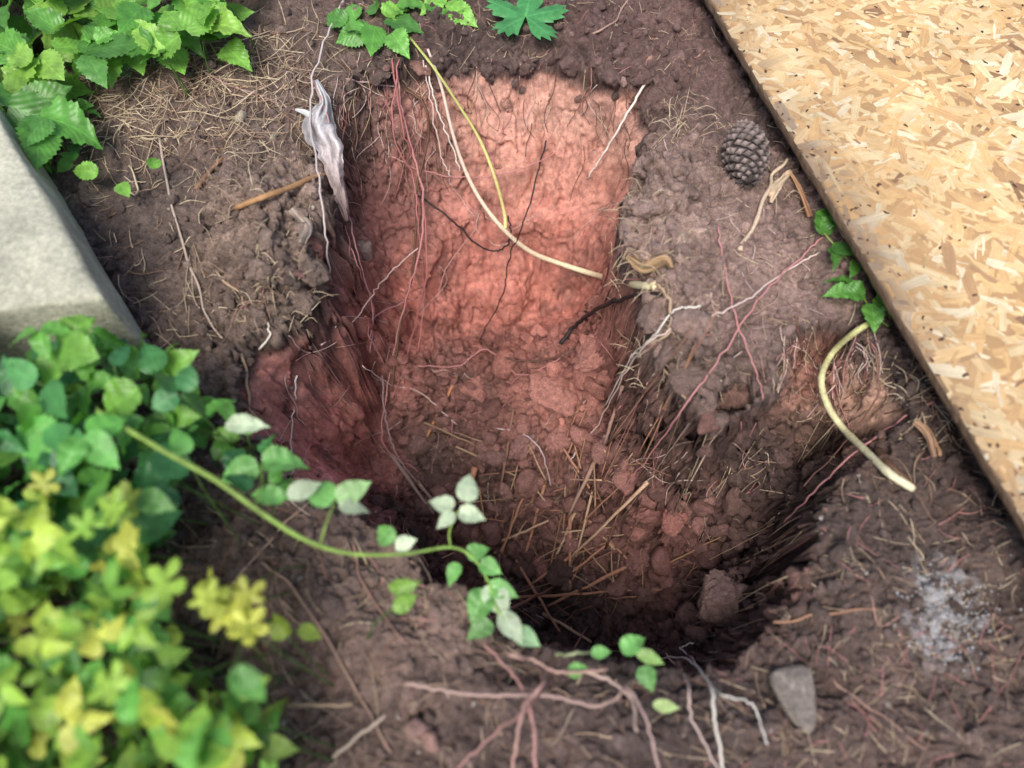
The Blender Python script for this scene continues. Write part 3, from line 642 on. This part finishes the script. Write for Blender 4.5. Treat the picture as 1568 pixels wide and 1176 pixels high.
# ---------------------------------------------------------------- pine cone
def cone():
    m=MB(); a0,_=hit(1128,200); a1,_=hit(1146,300); cpt=(a0+a1)/2; up=np.array([0,0,1.]); ax=(a0-a1); ax[2]=0; Lc=.124; ax/=np.linalg.norm(ax); sd=np.cross(ax,up); Rr=.037
    cpt=down(cpt[0],cpt[1])[0]+np.array([0,0,Rr*.66]); N=150
    def prof(t): return Rr*(math.sin(math.pi*min(1,(t*.93+.05)))**.62)
    core,Fi=I2
    Vc=cpt+np.outer(core[:,2]*Lc*.48,ax)+np.outer(core[:,0]*Rr*.82,sd)+np.outer(core[:,1]*Rr*.82,up); m.add(Vc,Fi,(.07,.055,.05))
    for k in range(N):
        t=(k+.5)/N; th=k*2.39996+rng.normal(0,.05); r=prof(t); o=math.cos(th)*sd+math.sin(th)*up; q=cpt+ax*(t-.5)*Lc+o*r*.9
        tan=np.cross(ax,o); w=.0080*(.45+.75*r/Rr)*rng.uniform(.8,1.1); hh=w*.8; c0=np.array([.26,.20,.18])*rng.uniform(.6,1.25)
        od=o*.95+ax*.3+rng.normal(0,.10,3); od/=np.linalg.norm(od)
        V=[q-od*.008, q+tan*w+od*.001,q+ax*hh+od*.001,q-tan*w+od*.001,q-ax*hh+od*.001, q+tan*w*.45+od*.0035,q+ax*hh*.45+od*.0035,q-tan*w*.45+od*.0035,q-ax*hh*.45+od*.0035,q+od*.0062]
        cs=np.array([c0*.35]*5+[c0]*4+[c0*1.3])
        Fq=[np.array([[1,2,6,5],[2,3,7,6],[3,4,8,7],[4,1,5,8]]),np.array([[5,6,9],[6,7,9],[7,8,9],[8,5,9],[0,2,1],[0,3,2],[0,4,3],[0,1,4]])]
        m.add(V,Fq,cs)
    m.make('pine_cone',M_TWIG,False)
cone()
# ---------------------------------------------------------------- weathered bark / wood pieces
def plank(mb,pts,ws,c1,c2,amp=.006,nseg=7,nc=12,spl=.5):
    p=catmull(pts,nseg); n=len(p); W=np.interp(np.linspace(0,1,n),np.linspace(0,1,len(ws)),ws)
    tg=np.gradient(p,axis=0); tg/=np.linalg.norm(tg,axis=1)[:,None]; V=[];UV=[];Cl=[]; seed=rng.uniform(0,90)
    for side in (1,-1):
        for i in range(n):
            vd=C-p[i]; vd/=np.linalg.norm(vd); s=np.cross(tg[i],vd); s/=np.linalg.norm(s)
            for j in range(nc):
                x=(j/(nc-1)*2-1); f=fbm(np.array([[i*.12+seed,x*3.2,0]]),4,4)[0]; e=1+spl*fbm(np.array([[i*.16+seed,np.sign(x)*3,5.]]),4,6)[0]
                V.append(p[i]+s*x*W[i]*e+vd*(amp*f*1.4+amp*1.4*(1-x*x)*.8+side*.0012)); t=i/(n-1)
                UV.append((i*.004,x*.5)); Cl.append(np.clip((np.array(c1)*(1-t)+np.array(c2)*t)*(1+1.1*f),.02,.8))
    i=np.arange(n-1)[:,None]*nc; j=np.arange(nc-1)[None,:]; Q=np.stack([i+j,i+j+1,i+nc+j+1,i+nc+j],-1).reshape(-1,4)
    mb.add(V,[Q,(Q+n*nc)[:,::-1]],np.array(Cl),UV)
m=MB()
plank(m,[lift(484,122,.02),lift(497,155,.03),lift(488,190,.04),P(503,225,.035),P(512,262,.015),P(523,300,-.03),P(532,338,-.07)],[.004,.012,.022,.021,.015,.011,.003],(.58,.58,.59),(.36,.25,.23),amp=.011,nseg=9,nc=16,spl=.8)
plank(m,[lift(452,168,.012),lift(472,176,.03),lift(492,192,.04)],[.002,.007,.009],(.5,.5,.5),(.5,.5,.5),amp=.004)
m.make('weathered_bark',M_TWIG)
m=MB()
plank(m,[lift(1180,310,.01),lift(1190,285,.014),lift(1212,262,.01)],[.004,.010,.003],(.60,.46,.32),(.54,.42,.3))
plank(m,[lift(1208,262,.012),lift(1224,290,.014),lift(1240,332,.01)],[.003,.006,.004],(.46,.27,.16),(.35,.18,.1))
plank(m,[lift(960,392,.02),lift(985,408,.03),lift(1018,398,.025),lift(1030,410,.015)],[.004,.008,.007,.003],(.5,.33,.18),(.42,.27,.15))
plank(m,[lift(1400,645,.012),lift(1420,665,.02),lift(1430,700,.012)],[.003,.006,.003],(.42,.26,.16),(.4,.24,.15))
plank(m,[lift(445,320,.01),lift(468,345,.014),lift(462,372,.01)],[.006,.012,.006],(.46,.37,.31),(.38,.3,.24))
m.make('bark_chips',M_TWIG)
# ---------------------------------------------------------------- leaves
def leaf_t(kind):
    rows=21; cols_=[-1,-.66,-.33,0,.33,.66,1]; V=[];UV=[]
    for i in range(rows):
        t=i/(rows-1)
        if kind=='ovate': w=.36*(math.sin(math.pi*t**.72))**.8*(1-.15*t)
        elif kind=='round': w=.40*math.sin(math.pi*t**.80)**.7
        else: w=.27*math.sin(math.pi*t**.8)**.9
        w=max(w,.004); ser=1+(.10 if i%2 else -.07)*(0<i<rows-1)
        for x in cols_:
            ww=w*(ser if abs(x)==1 else 1); back=.045*abs(x)
            z=.16*abs(x)*w*1.3-.22*(t-.3)**2+.02*math.sin(t*22+abs(x)*2)*abs(x)
            V.append((x*ww,t-(back if 0<i<rows-1 else 0),z)); UV.append((x*ww/.36,t))
    nc=len(cols_); i=np.arange(rows-1)[:,None]*nc; j=np.arange(nc-1)[None,:]
    return np.array(V),np.stack([i+j,i+j+1,i+nc+j+1,i+nc+j],-1).reshape(-1,4),np.array(UV)
def leaf_pal():
    V=[(0,0,0)];UV=[(0,0)];n=84
    for ring in (.45,1):
        for k in range(n):
            a=-math.pi*.5+.25+(2*math.pi-.5)*k/(n-1); lob=abs(math.cos((a-math.pi/2)*2.6)); r=(.40+.60*lob**.7)*(1+.09*((k%3)-1))
            r=r*.55*ring if ring==1 else .2+r*.1
            V.append((r*math.cos(a),r*math.sin(a)+.0,.03*math.sin(a*5)*ring+.05*lob*ring-.1*r*r)); UV.append((.5*math.sin((a-math.pi/2)*2.6)*ring,r*2))
    F1=np.array([[0,1+k,2+k] for k in range(n-1)]); F2=np.array([[1+k,1+n+k,2+n+k,2+k] for k in range(n-1)])
    return np.array(V),[F1,F2],np.array(UV)
LT={k:leaf_t(k) for k in('ovate','round','lance')}; LP=leaf_pal()
def leaf(mb,p,d,nm,size,c,kind='ovate'):
    V,Fq,UV=LP if kind=='pal' else LT[kind]
    d=d/np.linalg.norm(d); x=np.cross(d,nm); x/=np.linalg.norm(x)+1e-9; z=np.cross(x,d)
    bend=rng.uniform(.2,2.3); W=V.copy(); W[:,2]*=bend; W[:,0]*=rng.uniform(.85,1.15)
    W[:,2]+=rng.normal(0,.18)*W[:,0]*W[:,1]*2; W[:,0]+=rng.normal(0,.10)*W[:,1]**2
    mb.add(p+size*(W[:,:1]*x+W[:,1:2]*d+W[:,2:]*z),Fq,np.asarray(c)*rng.uniform(.8,1.2),UV)
def upn(s=.45):
    v=np.array([rng.normal(0,s),rng.normal(0,s)-.12,1]); return v/np.linalg.norm(v)
def foliage(mb,poly,n,zr,sz,cols_,kinds,tri=.6,bb=None,stem=(.10,.2,.05),sn=.5):
    us=[q[0] for q in poly];vs=[q[1] for q in poly]; k=0
    while k<n:
        u=rng.uniform(min(us),max(us));v=rng.uniform(min(vs),max(vs))
        if not inpoly(u,v,poly): continue
        k+=1; z=zr[0]+(zr[1]-zr[0])*rng.beta(1.5,1.3); p=P(u,v,z)
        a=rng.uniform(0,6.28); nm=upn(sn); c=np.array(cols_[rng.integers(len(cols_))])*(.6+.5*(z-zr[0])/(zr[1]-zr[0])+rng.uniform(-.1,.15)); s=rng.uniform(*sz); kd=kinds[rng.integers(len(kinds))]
        base=p-np.array([math.cos(a),math.sin(a),-.0])*s*.1
        if kd!='pal' and rng.random()<tri:
            for da in (-1.25,0,1.25):
                d=np.array([math.cos(a+da),math.sin(a+da),rng.normal(-.1,.25)]); leaf(mb,base+d*s*.08,d,nm,s*(1 if da==0 else .85),c,kd)
        else: leaf(mb,base,np.array([math.cos(a),math.sin(a),rng.normal(-.1,.3)]),nm,s,c,kd)
        g_=down(p[0]-math.cos(a)*z*.35,p[1]-math.sin(a)*z*.35)[0]
        if rng.random()<.6: tube(mb,catmull([g_,(g_+base)/2+np.array([0,0,z*.15]),base],4),.0014,.0009,stem,sides=4)
G1=[(.12,.34,.06),(.16,.41,.08),(.21,.46,.08),(.10,.27,.06)]
GY=[(.32,.52,.08),(.25,.45,.07),(.44,.58,.09),(.16,.34,.06),(.55,.59,.11)]
GD=[(.07,.24,.08),(.09,.30,.09),(.05,.18,.065),(.13,.38,.08)]
m=MB()
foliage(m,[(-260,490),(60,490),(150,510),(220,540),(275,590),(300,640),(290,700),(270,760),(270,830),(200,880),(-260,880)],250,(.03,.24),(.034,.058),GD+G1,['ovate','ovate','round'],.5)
foliage(m,[(270,560),(330,600),(390,640),(380,680),(300,680)],8,(.06,.16),(.035,.045),G1,['lance'],.1)
foliage(m,[(300,680),(420,690),(440,740),(300,770)],6,(.08,.16),(.035,.045),G1+GD,['ovate'],.1)
m.make('leafy_bush',M_LEAF)
m=MB()
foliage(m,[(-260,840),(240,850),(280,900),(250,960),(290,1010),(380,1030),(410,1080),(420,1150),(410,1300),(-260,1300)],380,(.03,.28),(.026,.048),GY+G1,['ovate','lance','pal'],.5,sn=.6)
foliage(m,[(-200,700),(200,760),(240,850),(-200,880)],60,(.12,.27),(.026,.042),GY,['ovate','pal'],.5)
m.make('nettle_patch',M_LEAF)
m=MB()
foliage(m,[(300,900),(380,900),(395,970),(330,975)],8,(.16,.24),(.03,.045),[(.60,.64,.12),(.5,.6,.12)],['pal'],0)
foliage(m,[(435,940),(462,940),(462,978),(435,978)],2,(.12,.14),(.025,.03),[(.34,.48,.08)],['round'],0)
foliage(m,[(598,890),(625,890),(625,935),(598,935)],2,(.12,.14),(.03,.035),[(.22,.42,.07)],['lance'],0)
m.make('yellow_weed',M_LEAF)
m=MB()
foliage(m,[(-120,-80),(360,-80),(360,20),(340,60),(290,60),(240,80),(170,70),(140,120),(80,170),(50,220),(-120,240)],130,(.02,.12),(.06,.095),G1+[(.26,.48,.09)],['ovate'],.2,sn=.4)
foliage(m,[(30,180),(140,160),(130,240),(60,260)],12,(.01,.05),(.03,.045),G1,['ovate'],.2)
for (u,v,s,a) in [(150,265,.05,2.9),(185,280,.035,-1.2),(240,258,.035,2.2),(255,75,.075,-.9),(345,70,.07,-.8),(330,25,.07,.2),(120,215,.035,1),(205,60,.085,-1.2),(240,20,.09,-.7)]:
    leaf(m,P(u,v,.05),np.array([math.cos(a),math.sin(a),.0]),upn(.2),s,G1[2],'ovate')
m.make('balm_plant',M_LEAF)
m=MB()
for (u,v,s,a,kd) in [(560,50,.05,2.6,'ovate'),(560,45,.05,3.6,'ovate'),(575,40,.055,4.6,'ovate'),(590,30,.06,-.3,'ovate'),(590,25,.05,.9,'ovate'),(575,20,.05,1.7,'ovate'),(545,30,.045,2.0,'ovate'),(600,50,.05,-1.0,'ovate'),(610,10,.05,.3,'ovate'),(530,35,.045,2.6,'ovate'),(655,5,.05,-.9,'ovate'),(690,10,.055,-.7,'ovate'),(700,0,.05,-1.7,'ovate'),(680,-5,.05,-2.4,'ovate')]:
    leaf(m,P(u,v,.035),np.array([math.cos(a),math.sin(a),-.1]),upn(.3),s*1.2,np.array(G1[rng.integers(4)])*1.1,kd)
tube(m,catmull([P(628,60,.01),P(610,35,.03),P(590,20,.035),P(570,0,.02)],5),.0016,.0012,GRN,sides=5)
m.make('bramble_sprig',M_LEAF)
m=MB(); leaf(m,P(805,25,.045),np.array([.1,1,0]),np.array([0,-.3,1]),.13,(.09,.34,.11),'pal'); tube(m,catmull([P(805,25,.045),P(800,10,.03),P(790,-20,.0)],4),.0014,.001,GRN,sides=5)
m.make('geranium_leaf',M_LEAF)
m=MB()
for (u,v,s,a) in [(1255,350,.05,1.1),(1250,352,.04,.3),(1275,375,.04,-.7),(1270,380,.04,-1.4),(1300,372,.045,.4),(1320,385,.045,-.3),(1330,420,.05,.9),(1345,445,.05,.1),(1340,455,.055,-.8),(1335,465,.05,-1.7),(1325,450,.045,3.0),(1310,440,.045,2.7),(1360,480,.05,-.2),(1300,445,.04,3.4),(1385,490,.045,-.9),(1150,130,.035,.5),(1160,135,.035,-.9),(1400,520,.04,-.4),(1290,330,.04,1.5),(1325,350,.04,1.1),(1310,400,.035,-2)]:
    leaf(m,lift(u,v,.03),np.array([math.cos(a),math.sin(a),.1]),upn(.4),s,np.array(G1[rng.integers(4)])*.8,'ovate')
for a,b in [((1300,400),(1260,355)),((1340,480),(1345,440)),((1330,470),(1320,450)),((1360,500),(1345,488))]:
    tube(m,catmull([lift(*a,.003),lift((a[0]+b[0])/2,(a[1]+b[1])/2,.02),lift(*b,.03)],4),.0012,.001,GRN,sides=5)
m.make('creeping_weed',M_LEAF)
# ---------------------------------------------------------------- bramble shoot
m=MB()
stem=[P(150,630,.20),P(250,690,.22),(P(330,735,.22)),P(400,785,.20),P(470,828,.17),P(540,848,.14),P(620,848,.11),P(690,838,.08),P(725,855,.06),P(748,890,.05)]
sp_=catmull(stem,9); tube(m,sp_,.0034,.0014,(.32,.46,.11),c2=(.38,.6,.15),sides=7,rn=.03)
for q in sp_[::2]:
    d=rng.normal(size=3); d/=np.linalg.norm(d); tube(m,[q,q+d*.003,q+d*.007],.0009,.0001,(.4,.45,.15),sides=4)
PB=(.55,.68,.46); PG=(.18,.44,.12)
def sprig(tips):
    for (u,v,z,s,a,c,kd) in tips: leaf(m,P(u,v,z),np.array([math.cos(a),math.sin(a),-.05]),upn(.15),s,c,kd)
sprig([(712,768,.11,.038,1.3,PB,'ovate'),(694,778,.11,.032,2.7,PB,'ovate'),(703,782,.11,.034,-.3,PB,'ovate'),(695,785,.11,.028,-2.4,PB,'ovate')])
tube(m,catmull([P(690,838,.08),P(688,815,.09),P(700,782,.11)],5),.0012,.001,GRN,sides=5)
sprig([(345,652,.17,.05,.15,PB,'lance'),(400,705,.14,.055,.0,PG,'ovate'),(395,712,.14,.05,-2.8,PG,'ovate'),(515,765,.15,.045,.5,(.36,.6,.25),'ovate'),(520,772,.15,.036,-.3,PB,'lance'),(510,768,.15,.045,2.5,PG,'ovate'),(435,765,.17,.045,2.9,PG,'lance'),(440,760,.17,.04,.5,PB,'lance'),(605,835,.11,.026,.1,PB,'ovate'),(600,832,.11,.03,2.3,PG,'ovate')])
tube(m,catmull([P(490,835,.16),P(500,800,.16),P(513,768,.15)],5),.0014,.001,GRN,sides=5)
tube(m,catmull([P(390,775,.2),P(400,740,.17),P(400,708,.14)],5),.0014,.001,GRN,sides=5)
sprig([(700,862,.06,.03,-1.9,PG,'ovate'),(715,850,.06,.03,.4,PG,'ovate'),(735,862,.06,.03,-.4,PG,'ovate'),(752,895,.05,.045,-1.3,PB,'ovate'),(748,895,.05,.04,-.4,PG,'ovate'),(745,905,.05,.045,-2.1,PG,'ovate'),(770,935,.05,.045,-1.2,PB,'lance'),(790,965,.045,.035,-.6,(.26,.48,.24),'ovate'),(750,950,.045,.035,-2.3,(.24,.48,.17),'ovate')])
tube(m,catmull([P(748,890,.05),P(760,930,.05),P(790,975,.045)],5),.0016,.0014,GRN,sides=5)
sprig([(950,993,.05,.035,.3,PG,'ovate'),(975,1000,.05,.035,-.2,(.36,.6,.18),'lance'),(985,1020,.05,.03,-1.3,PG,'ovate'),(870,1028,.05,.025,.1,PG,'ovate'),(1000,1078,.05,.032,-.2,(.45,.6,.24),'lance'),(905,1000,.05,.025,.1,PG,'lance')])
m.make('bramble_shoot',M_LEAF)
# ---------------------------------------------------------------- light
w=bpy.data.worlds.new('World'); scn.world=w; w.use_nodes=True; nt=w.node_tree
EL,AZ=math.radians(62),math.radians(255)
sk=nt.nodes.new('ShaderNodeTexSky'); sk.sky_type='NISHITA'; sk.sun_disc=False; sk.sun_elevation=EL
sk.sun_rotation=math.radians(90)-AZ; sk.dust_density=3.0; sk.ozone_density=.6
bg=nt.nodes['Background']; bg.inputs['Strength'].default_value=.15; nt.links.new(sk.outputs[0],bg.inputs['Color'])
sl=bpy.data.lights.new('sun','SUN'); sl.energy=3.4; sl.angle=math.radians(28); sl.color=(1,.96,.9)
so=bpy.data.objects.new('sun',sl); scn.collection.objects.link(so)
dv=Vector((math.cos(AZ)*math.cos(EL),math.sin(AZ)*math.cos(EL),math.sin(EL))); so.rotation_euler=dv.to_track_quat('Z','Y').to_euler()
